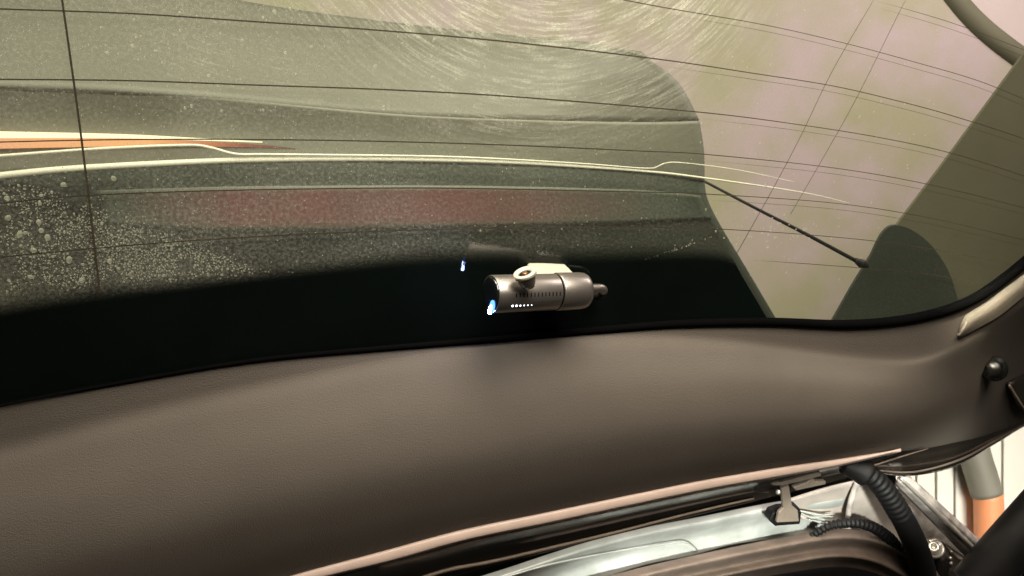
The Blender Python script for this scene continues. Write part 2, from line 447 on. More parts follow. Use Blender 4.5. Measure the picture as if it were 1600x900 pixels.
# reflected bumper and sill, modelled as a folded panel and strips beyond the glass
bp = thing('reflected_panel', 'dark grey green folded panel with rounded corner, reflection modelled behind wet window', 'panel', P(600, 450, -0.5))
EDGE = [(1000, 84), (1052, 110), (1086, 160), (1098, 215), (1101, 285)]
row = lambda pts, off: [(a, b, off) for a, b in pts]
def slope(pts, o0, o1): return [(a, b, o0 + (o1 - o0) * min(max((a - 150) / 850, 0), 1)) for a, b in pts]
FOLD = [(-150, 128), (100, 136), (300, 148), (600, 176), (800, 186), (1000, 190), (1093, 188)]
upper0 = slope([(-150, -60), (150, -45), (400, 5), (640, 38), (800, 55), (920, 66), (1000, 84)], -0.62, -0.353)
upper1 = slope([(-150, 30), (150, 45), (400, 70), (700, 92), (900, 105), (1010, 118), (1058, 126)], -0.48, -0.349)
upper2 = row(FOLD, -0.345)
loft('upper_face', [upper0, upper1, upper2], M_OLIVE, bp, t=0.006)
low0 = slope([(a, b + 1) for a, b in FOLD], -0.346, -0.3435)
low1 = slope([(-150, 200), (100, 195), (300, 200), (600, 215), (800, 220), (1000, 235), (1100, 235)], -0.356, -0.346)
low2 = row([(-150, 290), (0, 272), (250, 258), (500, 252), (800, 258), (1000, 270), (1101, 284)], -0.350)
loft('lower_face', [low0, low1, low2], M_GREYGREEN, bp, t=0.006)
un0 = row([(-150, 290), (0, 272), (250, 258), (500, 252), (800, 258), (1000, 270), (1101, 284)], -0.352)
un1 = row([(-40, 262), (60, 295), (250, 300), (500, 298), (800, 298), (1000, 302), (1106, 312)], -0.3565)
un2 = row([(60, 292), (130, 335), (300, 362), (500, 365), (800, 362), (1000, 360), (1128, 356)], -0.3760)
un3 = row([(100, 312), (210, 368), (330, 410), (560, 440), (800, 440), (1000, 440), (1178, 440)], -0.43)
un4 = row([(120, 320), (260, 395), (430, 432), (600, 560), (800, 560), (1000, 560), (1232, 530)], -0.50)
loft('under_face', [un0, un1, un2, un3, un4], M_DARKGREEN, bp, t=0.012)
loft('reflector_band', [row([(150, 298), (240, 295), (400, 291), (700, 290), (950, 295), (1040, 300), (1095, 306)], -0.3536), row([(165, 352), (260, 358), (400, 362), (700, 357), (950, 350), (1040, 346), (1112, 342)], -0.3660)], M_RED, bp, t=0.0005)
settle(bp)
ts = tube('reflected_strip', row([(-60, 281), (0, 275), (100, 265), (250, 256), (400, 250), (600, 249), (800, 254), (1000, 267), (1100, 278), (1250, 300), (1330, 318)], -0.335), [6.5, 6.5, 6.5, 6, 5.5, 5.5, 5.5, 5, 4, 2.5, 0.4], M_CREAMSTRIP, n=120)  # pale line of the same reflection, modelled as a tube
tag(ts, 'thicker cream reflected strip, lower of two running across the window', 'trim strip')
ts = tube('reflected_strip', row([(-60, 248), (0, 244), (150, 233), (290, 227), (330, 231), (370, 241), (430, 241.5), (700, 245), (900, 255), (1012, 263), (1035, 256), (1062, 254), (1150, 265), (1240, 284)], -0.332), [3.0] * 10 + [2.8, 2.4, 1.8, 0.4], M_CREAMSTRIP, n=160)
tag(ts, 'thin cream reflected strip stepping down and up, upper of two behind the window', 'trim strip')

tl = thing('tail_lamp', 'glowing orange and cream lamp strip at left behind the window', 'lamp', P(200, 222, -0.37))
tube('lens', row([(-60, 221), (60, 221), (200, 222), (320, 225), (400, 228), (462, 233)], -0.352), [13, 12, 11, 9, 7, 1.0], M_ORANGE, tl)
tube('light_tube', row([(-60, 210), (60, 211), (200, 213), (320, 218), (410, 222)], -0.346), [6, 6, 5.5, 4, 0.8], M_CREAMGLOW, tl)
settle(tl)

ip = poly('wall_panel', [(-300, 230), (60, 270), (320, 370), (700, 480), (700, 700), (-300, 700)], -0.62, M_DULLOLIVE, t=0.02)
tag(ip, 'dull olive wall panel behind the droplets at lower left', 'wall panel')

sp = poly('side_panel', [(1296, 510), (1356, 412), (1480, 248), (1602, 82), (1760, -120), (1860, -60), (1860, 640), (1250, 640)], -0.42, M_DULLOLIVE, t=0.004)
tag(sp, 'olive brown side panel with slanting left edge, far right behind the window', 'side panel')
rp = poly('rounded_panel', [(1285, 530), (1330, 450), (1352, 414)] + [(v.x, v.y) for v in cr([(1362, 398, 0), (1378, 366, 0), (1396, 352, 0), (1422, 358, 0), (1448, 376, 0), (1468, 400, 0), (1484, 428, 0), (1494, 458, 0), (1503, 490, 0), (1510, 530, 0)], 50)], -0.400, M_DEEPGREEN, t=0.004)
tag(rp, 'dark green panel with rounded shoulder in the lower right window corner', 'panel')

rod = thing('support_rod', 'thin dark rod slanting down to a knob in front of pink ceiling', 'rod', P(1230, 350, -0.25))
tube('shaft', row([(1098, 282), (1180, 325), (1260, 366), (1342, 410)], -0.30), [2.0, 2.3, 2.6, 3.2], M_BLACK, rod, n=20)
tube('end_knob', row([(1336, 406), (1341, 409), (1347, 412), (1355, 416)], -0.30), [3.5, 6.5, 7.0, 4.0], M_BLACK, rod, n=12)
settle(rod)

# ================================================================== TAILGATE
tg = thing('tailgate', 'open car tailgate with brown grey trim panel and rear window, above the roof channel', 'tailgate', P(800, 620, 0.02))

# --- window: a slab, inner clean face and outer dirty face
TOPY = -330
def glass():
    outline = [(-420, TOPY), (1900, TOPY), (1900, 200), (1720, 330), (1640, 400), (1570, 455), (1500, 490), (1420, 512), (1320, 520), (1200, 518), (1050, 522), (800, 545), (600, 562), (400, 580), (200, 615), (-420, 740)]
    bm = bmesh.new(); uv = bm.loops.layers.uv.new('uv')
    a = [bm.verts.new(P(x, y)) for x, y in outline]
    b = [bm.verts.new(v.co + NRM * 0.004) for v in a]
    fi = bm.faces.new(a); fo = bm.faces.new(list(reversed(b)))
    n = len(a)
    for i in range(n):
        bm.faces.new((a[i], b[i], b[(i + 1) % n], a[(i + 1) % n]))
    bmesh.ops.recalc_face_normals(bm, faces=bm.faces)
    for f in bm.faces:
        for l in f.loops:
            v = l.vert.co - O0; l[uv].uv = (v.dot(E1), v.dot(E2))
    fo.material_index = 1
    return link('rear_window', bm, [M_GIN, M_GOUT], tg, smooth=False)
rw = glass()

# --- black ceramic band along the trim
fr0 = [(-300, 500), (0, 455), (155, 436), (300, 424), (430, 410), (600, 385), (760, 375), (900, 378), (1020, 376), (1110, 380), (1138, 392)]
fr1 = [(-300, 580), (0, 520), (155, 492), (300, 472), (430, 455), (600, 440), (760, 432), (900, 432), (1020, 428), (1120, 425), (1160, 432)]
fr2 = [(-300, 740), (0, 668), (155, 636), (300, 605), (430, 585), (600, 565), (760, 552), (900, 540), (1020, 530), (1120, 525), (1212, 520)]
bmf = loft_bm([row(fr0, 0.0006), row(fr1, 0.0006), row(fr2, 0.0006)], 100, 8, smooth=False)
fritband = link('ceramic_band', bmf, M_FRIT, rw)

# --- heater lines and their modelled reflections
HL = [
 ([(1365, 0), (1485, 35), (1600, 78), (1700, 120)], 1.6),
 ([(900, -14), (975, 0), (1050, 14), (1200, 40), (1330, 70), (1440, 100), (1525, 125), (1600, 155), (1700, 200)], 1.9),
 ([(-60, 11), (0, 14), (200, 21), (400, 34), (600, 48), (800, 66), (1025, 92), (1180, 115), (1300, 134), (1400, 157), (1485, 180), (1600, 217), (1680, 250)], 2.4),
 ([(-60, 124), (0, 124), (200, 126), (400, 133), (600, 140), (800, 151), (1090, 175), (1250, 195), (1375, 215), (1485, 239), (1600, 275), (1680, 305)], 2.3),
 ([(-60, 225), (0, 222), (200, 218), (400, 218), (600, 221), (800, 227), (1000, 236), (1100, 241), (1300, 262), (1450, 288), (1600, 325), (1660, 345)], 2.0),
 ([(-60, 326), (0, 318), (130, 306), (300, 299), (500, 295), (700, 294), (1000, 300), (1100, 303), (1300, 317), (1450, 340), (1600, 375)], 1.9),
 ([(-60, 409), (0, 402), (150, 388), (300, 376), (500, 365), (700, 358), (900, 355), (1100, 357), (1300, 370), (1450, 388), (1580, 414)], 1.9),
 ([(1170, 408), (1200, 408), (1400, 423), (1480, 433), (1552, 450)], 1.7),
 ([(85, -80), (97, 0), (112, 105), (125, 200), (140, 320), (148, 390), (156, 458)], 3.6),
 ([(1400, -60), (1365, 0), (1300, 112), (1250, 215), (1205, 300), (1150, 398)], 1.5),
 ([(1450, -60), (1415, 0), (1340, 150), (1290, 240), (1235, 335)], 1.4),
]
for k_ in (0, 1, 2, 3, 4, 5):     # the print's reflection in the outer glass face, modelled as extra thin lines
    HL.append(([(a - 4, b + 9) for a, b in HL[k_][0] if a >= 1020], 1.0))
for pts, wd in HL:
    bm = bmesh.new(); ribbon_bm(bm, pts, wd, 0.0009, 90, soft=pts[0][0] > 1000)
    link('heater_line_or_reflection', bm, M_HEAT, rw, smooth=False)

# --- trim panel
TE = [(-200, 682), (0, 637), (200, 598), (400, 565), (600, 546), (800, 530), (930, 518), (1060, 508), (1200, 507), (1320, 511), (1410, 504), (1480, 488), (1530, 466), (1575, 435), (1620, 398), (1700, 330)]
FO = [(-200, 755), (0, 704), (200, 652), (400, 606), (600, 568), (780, 543), (900, 533), (1020, 528), (1150, 535), (1270, 550), (1370, 560), (1440, 556), (1500, 532), (1560, 492), (1620, 455), (1700, 395)]
MD = [(-200, 860), (0, 820), (200, 770), (400, 715), (600, 670), (780, 640), (900, 620), (1020, 605), (1150, 598), (1270, 600), (1370, 604), (1440, 604), (1510, 590), (1580, 560), (1650, 520), (1730, 470)]
LO = [(-200, 1110), (60, 1030), (280, 955), (430, 903), (600, 856), (720, 823), (850, 797), (980, 770), (1100, 746), (1220, 726), (1310, 713), (1405, 701), (1490, 688), (1560, 668), (1640, 630), (1740, 560)]
L2 = [(a + 2, b + 5) for a, b in LO]
def mix(A, B, t): return [(a[0] + (b[0] - a[0]) * t, a[1] + (b[1] - a[1]) * t) for a, b in zip(A, B)]
def drop(x): return 0.27 * (max(x - 1350, 0) / 290) ** 2      # the panel's right end curves away
def rowd(pts, off, f=1.0): return [(a, b, off - drop(a) * f) for a, b in pts]
loft('trim_panel', [row(TE, 0.004), row(mix(TE, FO, 0.5), 0.006), row(FO, 0.009), rowd(mix(FO, MD, 0.30), 0.020, 0.15), rowd(MD, 0.040, 0.55), rowd(mix(MD, LO, 0.4), 0.052, 0.8), rowd(mix(MD, LO, 0.75), 0.048, 0.95), rowd(LO, 0.036), rowd(L2, 0.030)], M_TRIM, tg, n=160, sub=6, t=0.003)
# seal between window and trim
tube('window_seal', [(a, b - (2 if a < 1150 else 4), 0.005) for a, b in TE], [0.8, 0.8, 0.8, 0.8, 0.8, 1, 1.5, 3, 4.5, 5.5, 6, 7, 8, 9, 9, 9], M_SLOT, tg, n=140, seg=10)
# pale edge strip
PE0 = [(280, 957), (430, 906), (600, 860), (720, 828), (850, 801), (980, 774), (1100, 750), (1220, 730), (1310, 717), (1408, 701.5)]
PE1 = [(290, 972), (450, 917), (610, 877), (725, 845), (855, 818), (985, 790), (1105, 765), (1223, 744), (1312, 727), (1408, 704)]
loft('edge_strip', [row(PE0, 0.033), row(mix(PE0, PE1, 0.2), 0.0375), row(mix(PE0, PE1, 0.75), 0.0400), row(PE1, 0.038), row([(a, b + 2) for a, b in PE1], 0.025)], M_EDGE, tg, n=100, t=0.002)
# dark inner flange below it
FL0 = [(280, 985), (460, 920), (610, 877), (725, 846), (855, 819), (985, 791), (1105, 766), (1223, 745), (1312, 728), (1380, 716)]
FL1 = [(420, 1000), (600, 935), (740, 893), (850, 864), (960, 836), (1060, 812), (1160, 788), (1240, 768), (1320, 748), (1380, 728)]
loft('inner_flange', [row(FL0, 0.030), row(mix(FL0, FL1, 0.5), 0.004), row(FL1, 0.002)], M_GLOSSBLACK, tg, n=80, t=0.004)
tube('flange_lip', [(600, 926, 0.012), (690, 893, 0.012), (770, 877, 0.012), (860, 856, 0.012), (960, 832, 0.012), (1050, 809, 0.012), (1120, 792, 0.012), (1178, 779, 0.010)], [3.2, 3.2, 3.2, 3, 3, 3, 2.6, 1.5], M_LIP, tg)
# painted corner below the trim's right end
CN0 = [(1340, 712), (1405, 703), (1490, 690), (1560, 670), (1640, 632), (1740, 562)]
CN1 = [(1345, 730), (1405, 722), (1490, 708), (1560, 680), (1640, 640), (1740, 570)]
CN2 = [(1365, 738), (1420, 744), (1490, 730), (1550, 697), (1625, 650), (1740, 578)]
loft('corner_edge', [rowd(CN0, 0.034), rowd(mix(CN0, CN1, 0.5), 0.027), rowd(CN1, 0.025), rowd(CN2, 0.002)], M_GLOSSBLACK, tg, n=60, t=0.004)
tube('corner_lip', [(1362, 728, 0.031), (1410, 713, 0.030), (1450, 701, 0.022)], [1.5, 1.5, 0.8], M_RUBBROWN, tg, n=20)
tube('corner_lip', rowd([(1372, 735), (1430, 737), (1500, 718), (1560, 686), (1640, 642)], 0.020), [1.3, 1.6, 1.8, 2, 2], M_RUBBROWN, tg, n=40)
# pillar trim catching the light
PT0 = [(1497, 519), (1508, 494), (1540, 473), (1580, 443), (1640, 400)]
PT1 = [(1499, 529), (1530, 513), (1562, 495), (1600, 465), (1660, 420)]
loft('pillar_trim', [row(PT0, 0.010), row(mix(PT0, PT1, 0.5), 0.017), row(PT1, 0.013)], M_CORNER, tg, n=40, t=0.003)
# bump stop
def lathe_bm(bm, o, ax, prof, seg=24, squeeze=None):
    """prof: (distance along ax, radius)"""
    ax = ax.normalized(); u = ax.orthogonal().normalized(); v = ax.cross(u)
    rings = []
    for d, r in prof:
        rings.append([bm.verts.new(o + ax * d + (u * math.cos(a) + v * math.sin(a)) * r) for a in [2 * math.pi * k / seg for k in range(seg)]])
    for a, b in zip(rings, rings[1:]):
        for k in range(seg): bm.faces.new((a[k], a[(k + 1) % seg], b[(k + 1) % seg], b[k]))
    bm.faces.new(list(reversed(rings[0]))); bm.faces.new(rings[-1])
bm = bmesh.new()
c = P(1553, 576, 0.046 - drop(1553) * 0.45); ax = (CAM - c).normalized()
k = depth(1553, 576, 0.046 - drop(1553) * 0.45) / F
lathe_bm(bm, c, ax, [(-0.008, 20 * k), (-0.001, 20 * k), (0.0005, 19 * k), (0.0005, 14 * k), (0.003, 12.5 * k), (0.005, 8 * k), (0.0055, 2 * k)], 28)
bs = link('bump_stop', bm, M_STOP, tg)
loft('side_flap', [rowd([(1578, 600), (1600, 588), (1640, 570)], 0.054, 0.7), rowd([(1590, 632), (1610, 640), (1650, 640)], 0.052, 0.8)], M_GLOSSBLACK, tg, n=12, t=0.004)
tube('flap_bead', rowd([(1577, 602), (1585, 616), (1598, 636), (1612, 652)], 0.055, 0.7), 2.2, M_RUBBROWN, tg, n=20)
# hinge arm
ha = loft('hinge_arm', [[(1398, 757, 0.0), (1440, 800, 0.0), (1485, 846, 0.0), (1530, 892, 0.0)], [(1404, 751, 0.012), (1446, 791, 0.012), (1492, 838, 0.012), (1540, 886, 0.012)], [(1410, 747, 0.012), (1452, 784, 0.012), (1500, 830, 0.012), (1548, 878, 0.012)]], M_DIRTYPAINT, tg, n=30, sub=3, smooth=False, t=0.004)
tube('arm_ridge', [(1407, 747, 0.016), (1446, 784, 0.016), (1492, 829, 0.016), (1545, 879, 0.016)], 2.6, M_ZINC, ha, n=20)
loft('arm_side', [[(1412, 746, 0.012), (1452, 782, 0.012), (1500, 827, 0.012), (1548, 873, 0.012)], [(1421, 743, 0.004), (1462, 780, 0.004), (1512, 826, 0.004), (1562, 872, 0.004)]], M_DIRTYPAINT, ha, n=30, sub=3, smooth=False, t=0.004)
settle(tg)

# ================================================================== CAR BODY below the hatch
cb = thing('car_body', 'silver car roof channel and body edge under the open tailgate', 'car body', P(1050, 880, -0.06))
SC0 = [(560, 955), (755, 899), (900, 852), (1000, 826), (1100, 806), (1200, 786), (1300, 770), (1345, 752)]
SC1 = [(600, 975), (800, 917), (930, 876), (1030, 850), (1120, 832), (1215, 812), (1305, 800), (1352, 792)]
SC2 = [(700, 985), (880, 925), (1000, 885), (1080, 868), (1150, 850), (1240, 838), (1315, 826), (1370, 818)]
loft('roof_channel', [row(SC0, -0.035), row(mix(SC0, SC1, 0.35), -0.020), row(mix(SC0, SC1, 0.7), -0.022), row(SC1, -0.030), row(mix(SC1, SC2, 0.5), -0.026), row(SC2, -0.020)], M_PAINT, cb, n=100, sub=5, t=0.003)
tube('channel_crease', [(780, 905, -0.018), (860, 882, -0.018), (960, 862, -0.018), (1040, 850, -0.018), (1072, 848, -0.018), (1090, 860, -0.018)], [2.2, 2.2, 2, 2, 2, 1], M_PAINT, cb, n=40)
# cavity behind
loft('roof_edge', [row([(330, 1000), (640, 905), (900, 832), (1200, 765), (1345, 728), (1400, 718)], -0.055), row([(480, 1020), (760, 915), (950, 850), (1210, 800), (1345, 775), (1400, 760)], -0.060)], M_BLACK, cb, n=40, t=0.004)
# pinkish pillar end with crease
loft('pillar_end', [[(1236, 782, -0.012), (1280, 768, -0.012), (1326, 756, -0.012), (1372, 748, -0.012)], [(1246, 800, -0.020), (1290, 798, -0.024), (1330, 798, -0.024), (1400, 800, -0.020)], [(1256, 812, -0.016), (1300, 816, -0.016), (1345, 830, -0.016), (1440, 868, -0.016)]], M_PINKPAINT, cb, n=40, t=0.003)
tube('pillar_seam', [(1339, 754, -0.006), (1331, 778, -0.006), (1326, 800, -0.006), (1325, 814, -0.006)], [4, 4.5, 4.5, 4], M_DIRTYPAINT, cb, n=24)
for a in range(7):
    y0 = 800 + a * 2.5
    tube('seam_sealer', [(1246 + a * 3, y0 - 3, -0.008), (1262 + a * 3, y0 + 1 + 3 * math.sin(a), -0.006), (1282 + a * 2, y0 + 3 + 2 * math.cos(a * 2), -0.006), (1304, y0 + 3, -0.008)], [1.0, 2.6, 2.2, 0.8], M_PAINT, cb, n=16, seg=8) if a % 2 == 0 else None
# painted pillar plate between hose and hinge
poly('pillar_plate', [(1395, 770), (1412, 756), (1440, 770), (1530, 870), (1560, 930), (1440, 930), (1440, 840)], -0.035, M_DIRTYPAINT, cb, t=0.006, bevel=0.002)
# weatherstrip: rubber body with two ridges
WS0 = [(860, 930), (1000, 893), (1120, 866), (1230, 844), (1310, 832), (1370, 838), (1420, 862), (1470, 905), (1500, 950)]
ws = loft('weatherstrip', [[(a, b - 6, -0.004) for a, b in WS0], [(a, b + 8, 0.016) for a, b in WS0], [(a + 1, b + 18, 0.004) for a, b in WS0], [(a - 4, b + 26, 0.004) for a, b in WS0], [(a - 8, b + 38, 0.018) for a, b in WS0], [(a - 14, b + 50, 0.002) for a, b in WS0], [(a - 20, b + 110, -0.01) for a, b in WS0]], M_RUBBROWN, cb, n=90, sub=6, t=0.003)
loft('headliner_edge', [[(900, 975, 0.0), (1100, 915, 0.0), (1250, 888, 0.0), (1330, 882, 0.0), (1400, 905, 0.0), (1440, 950, 0.0)], [(900, 1060, 0.02), (1100, 1000, 0.02), (1250, 990, 0.02), (1330, 990, 0.02), (1400, 1000, 0.02), (1440, 1010, 0.02)]], M_BLACK, cb, n=40, t=0.003)
settle(cb)

# latch bracket hanging from the flange
lb = thing('hinge_bracket', 'beige T shaped steel bracket standing on the roof channel', 'bracket', P(1235, 800, 0.0))
poly('stem', [(1221, 763), (1233, 758), (1238, 790), (1247, 798), (1249, 815), (1214, 817), (1217, 801), (1224, 794)], 0.020, M_BRACKET, lb, t=0.004, bevel=0.001)
poly('top_plate', [(1205, 756), (1217, 753), (1222, 754), (1278, 738), (1283, 740), (1284, 744), (1272, 747), (1224, 759), (1208, 759)], 0.026, M_BRACKET, lb, t=0.005, bevel=0.001)
poly('lower_plate', [(1240, 762), (1262, 754), (1266, 749), (1272, 748), (1274, 752), (1291, 752), (1290, 757), (1258, 764), (1244, 767)], 0.022, M_BRACKET, lb, t=0.005, bevel=0.001)
poly('foot', [(1208, 802), (1222, 797), (1250, 794), (1253, 802), (1251, 820), (1212, 823), (1202, 814)], 0.008, M_BLACK, lb, t=0.012, bevel=0.002)
bm = bmesh.new(); c = P(1216, 769, 0.028); k = depth(1216, 769, 0.028) / F
lathe_bm(bm, c, (CAM - c), [(-0.002, 4 * k), (0.001, 4 * k), (0.002, 2.5 * k)], 14); link('rivet', bm, M_ZINC, lb)
settle(lb)

# ribbed wiring hose
def hose(name, ctrl, rad, n, rib, amp, m, parent=None, taper_from=0.0, taper_to=1.0):
    c = cr(ctrl, n); rr = [v.x for v in cr([(r, i * 1e-3, 0) for i, r in enumerate(rad)], n)]
    pts = [P(*p) for p in c]; out = []
    for i in range(n):
        t = i / (n - 1)
        a = amp if taper_from <= t <= taper_to else 0
        out.append((rr[i] + a * math.sin(i * 2 * math.pi / rib)) * depth(*c[i]) / F)
    bm = bmesh.new(); tube_bm(bm, pts, out, 20); return link(name, bm, m, parent)
wg = thing('wiring_hose', 'thick black ribbed wiring hose bending down beside the hinge arm', 'hose', P(1400, 800, 0.02))
hose('ribbed_sleeve', [(1330, 728, 0.012), (1352, 738, 0.024), (1374, 756, 0.034), (1396, 786, 0.04), (1418, 824, 0.04), (1434, 862, 0.034), (1444, 905, 0.02), (1450, 950, 0.0)], [15, 18, 19, 19, 19, 18.5, 18, 18], 260, 8, 0.9, M_BLACK, wg, 0.08, 0.42)
hose('sleeve_cuff', [(1318, 724, 0.008), (1340, 732, 0.018), (1356, 741, 0.027)], [16, 21, 20.5], 20, 8, 0, M_RUBBER, wg)
settle(wg)
sh = hose('cable_conduit', [(1268, 838, 0.004), (1296, 822, 0.012), (1330, 817, 0.016), (1362, 823, 0.016), (1390, 842, 0.010), (1412, 868, 0.0)], [5, 8, 9, 9, 8.5, 8], 180, 7, 0.9, M_BLACK)
tag(sh, 'thin black ribbed cable conduit arching over the weatherstrip', 'cable')

# bolt on its foot
hb = thing('hinge_bolt', 'cream zinc bolt beside the lower end of black wiring hose', 'bolt', P(1463, 860, 0.0))
c = P(1461, 858, -0.005); k = depth(1461, 858, -0.005) / F
bm = bmesh.new(); lathe_bm(bm, c, (CAM - c) + UP * 0.35 - RT * 0.2, [(-0.004, 14 * k), (0.002, 14 * k), (0.003, 12.5 * k), (0.003, 9 * k), (0.010, 8.5 * k), (0.011, 6.5 * k), (0.011, 4 * k), (0.007, 3.6 * k)], 24); link('bolt_head', bm, M_ZINC, hb)
tube('bolt_shadow_tube', [(1468, 868, -0.008), (1471, 884, -0.006), (1472, 905, -0.006)], [9, 11, 12], M_RUBBER, hb, n=12).name = 'bolt_shadow_stub'  # dark stub standing in for the shadow below the bolt
poly('flange_plate', [(1450, 848), (1466, 844), (1476, 850), (1498, 872), (1512, 878), (1500, 905), (1478, 905)], -0.018, M_BRACKET, hb, t=0.006, bevel=0.0015)
tube('flange_rim', [(1452, 846, -0.012), (1464, 844, -0.012), (1476, 849, -0.012), (1490, 859, -0.012), (1508, 871, -0.012)], 2.2, M_ZINC, hb, n=20)
for (x, y) in ((1487, 862), (1485, 872), (1486, 880)):
    cc = P(x, y, -0.014); bm = bmesh.new(); lathe_bm(bm, cc, (CAM - cc), [(-0.002, 3 * k), (0.002, 3 * k), (0.003, 1.6 * k)], 12); link('rivet', bm, M_ZINC, hb)
settle(hb)

# gas strut across the lower right corner
gs = thing('gas_strut', 'fat black gas strut tube crossing the lower right corner', 'strut', P(1560, 850, 0.10))
tube('strut_tube', [(1720, 690, 0.10), (1640, 783, 0.10), (1585, 845, 0.10), (1540, 897, 0.10), (1470, 978, 0.10)], 36, M_STRUT, gs, n=30, seg=32)
tube('strut_collar', [(1524, 916, 0.10), (1516, 925, 0.10)], 38, M_RUBBER, gs, n=6, seg=32)
settle(gs)
rc = tube('roof_cable', [(1540, 900, -0.02), (1570, 870, -0.02), (1600, 895, -0.02), (1640, 940, -0.02)], 6, M_RUBBER, n=24)
tag(rc, 'short black cable loop beneath the gas strut in the corner', 'cable')

# ================================================================== GARAGE beyond the right side
def W(px, py, d): return C3((px - 800) / F * d, (450 - py) / F * d, d)
gw = thing('garage_wall', 'bright cream garage wall of upright boards beyond the open tailgate', 'wall', W(1500, 900, 2.5))
xs = [1290, 1340, 1390, 1432, 1463, 1492, 1525, 1567, 1610, 1660, 1710]
for i, (a, b) in enumerate(zip(xs, xs[1:])):
    bm = bmesh.new()
    g = 1.6
    q = [(a + g - 0.0, 560), (b - g, 560), (b - g, 1040), (a + g, 1040)]
    fv = [bm.verts.new(W(x, y, 2.5)) for x, y in q]; bv = [bm.verts.new(W(x, y, 2.5) + FW * 0.03) for x, y in q]
    bm.faces.new(fv); bm.faces.new(list(reversed(bv)))
    for j in range(4): bm.faces.new((fv[j], bv[j], bv[(j + 1) % 4], fv[(j + 1) % 4]))
    o = link('board', bm, M_WALL, gw, smooth=False)
    md = o.modifiers.new('bevel', 'BEVEL'); md.width = 0.004; md.segments = 2
bm = bmesh.new()
fv = [bm.verts.new(W(x, y, 2.535)) for x, y in ((1285, 550), (1720, 550), (1720, 1050), (1285, 1050))]
bv = [bm.verts.new(v.co + FW * 0.05) for v in fv]
bm.faces.new(fv); bm.faces.new(list(reversed(bv)))
for j in range(4): bm.faces.new((fv[j], bv[j], bv[(j + 1) % 4], fv[(j + 1) % 4]))
link('backing', bm, M_PIPEGREY, gw, smooth=False)
settle(gw)
def wtube(name, pts, r, d, m, parent=None):
    bm = bmesh.new(); c = cr([(x, y, 0) for x, y in pts], 20)
    tube_bm(bm, [W(p.x, p.y, d) for p in c], r * d / F, 24); return link(name, bm, m, parent)
g = wtube('drain_pipe', [(1512, 650), (1522, 705), (1534, 745), (1542, 772)], 23, 2.44, M_PIPEGREY)
tag(g, 'grey drain pipe leaning down the cream garage wall', 'pipe')
g = wtube('pipe_sleeve', [(1544, 770), (1545, 800), (1546, 860), (1547, 930)], 21, 2.44, M_PIPEORANGE)
tag(g, 'orange pipe sleeve below the grey pipe on the cream wall', 'pipe')

# ================================================================== DASHCAM
A0 = C3(*[(767 - 800) / F * 0.600, (450 - 459.5) / F * 0.600, 0.600])
A1 = C3(*[(915 - 800) / F * 0.640, (450 - 454) / F * 0.640, 0.640])
AX = (A1 - A0); LEN = AX.length; AX.normalize()
TOC = (CAM - (A0 + A1) / 2).normalized()
CF = (TOC - AX * TOC.dot(AX)).normalized()      # round the barrel: towards the viewer
CU = CF.cross(AX).normalized()
if CU.dot(UP) < 0: CU = -CU
R = 0.0143
def B(t, ang, r=R):
    """point on the barrel: t metres along, ang degrees from the viewer towards up"""
    a = math.radians(ang)
    return A0 + AX * t + (CF * math.cos(a) + CU * math.sin(a)) * r
dc = thing('dashcam', 'champagne metal tube dashcam with blue light, on the dark band of rear window', 'dashcam', A0 + AX * LEN / 2)
SEAM = LEN * 0.655
def barrel(name, prof, m, seg=64):
    bm = bmesh.new(); lathe_bm(bm, A0, AX, prof, seg)
    return link(name, bm, m, dc)
bar = barrel('front_barrel', [(0.0035, R * 0.90), (0.0, R * 0.93), (0.0, R * 0.985), (0.0006, R), (SEAM - 0.0008, R), (SEAM - 0.0004, R * 0.99), (SEAM, R * 0.95)], M_ALU)
barrel('seam_ring', [(SEAM - 0.0004, R * 0.90), (SEAM - 0.0002, R * 0.965), (SEAM + 0.0012, R * 0.965), (SEAM + 0.0014, R * 0.9)], M_SLOT)
rear = barrel('rear_barrel', [(SEAM + 0.001, R * 0.95), (SEAM + 0.0014, R * 1.03), (SEAM + 0.002, R * 1.045), (LEN - 0.006, R * 1.03), (LEN - 0.003, R * 1.0), (LEN - 0.001, R * 0.93), (LEN, R * 0.80), (LEN, R * 0.2)], M_ALU)
lens = barrel('lens_cover', [(0.004, R * 0.90), (-0.0006, R * 0.905), (-0.0010, R * 0.86), (-0.0012, R * 0.5), (-0.0013, R * 0.1)], M_LENS)
# blue status light on the rim of the lens cover
def patch(name, pts, lift, m, parent, thick=0.0006):
    bm = bmesh.new(); top = [bm.verts.new(p) for p in pts]
    f = bm.faces.new(top); bm.normal_update()
    nrm = f.normal.copy(); r = bmesh.ops.extrude_face_region(bm, geom=[f])
    for v in [g for g in r['geom'] if isinstance(g, bmesh.types.BMVert)]: v.co += lift
    return link(name, bm, m, parent, smooth=False)
def face(u, v):     # a point just before the lens cover; u towards the viewer, v up, in radii
    return A0 - AX * 0.0013 + (CF * u + CU * v) * R
def blob(cx, cy, rx, ry, rot, n=20):
    return [face(cx + rx * math.cos(a) * math.cos(rot) - ry * math.sin(a) * math.sin(rot), cy + rx * math.cos(a) * math.sin(rot) + ry * math.sin(a) * math.cos(rot)) for a in [2 * math.pi * k / n for k in range(n)]]
led = patch('status_light', blob(0.33, -0.66, 0.36, 0.24, 1.15), -AX * 0.0008, M_LED, lens)
patch('status_light_core', blob(0.15, -0.78, 0.12, 0.28, -0.75), -AX * 0.0011, M_LEDW, lens)
bm = bmesh.new(); bmesh.ops.create_icosphere(bm, subdivisions=2, radius=0.0011, matrix=Matrix.Translation(face(0.06, -0.96) - AX * 0.0006))
link('status_light_tip', bm, M_LEDTIP, lens)
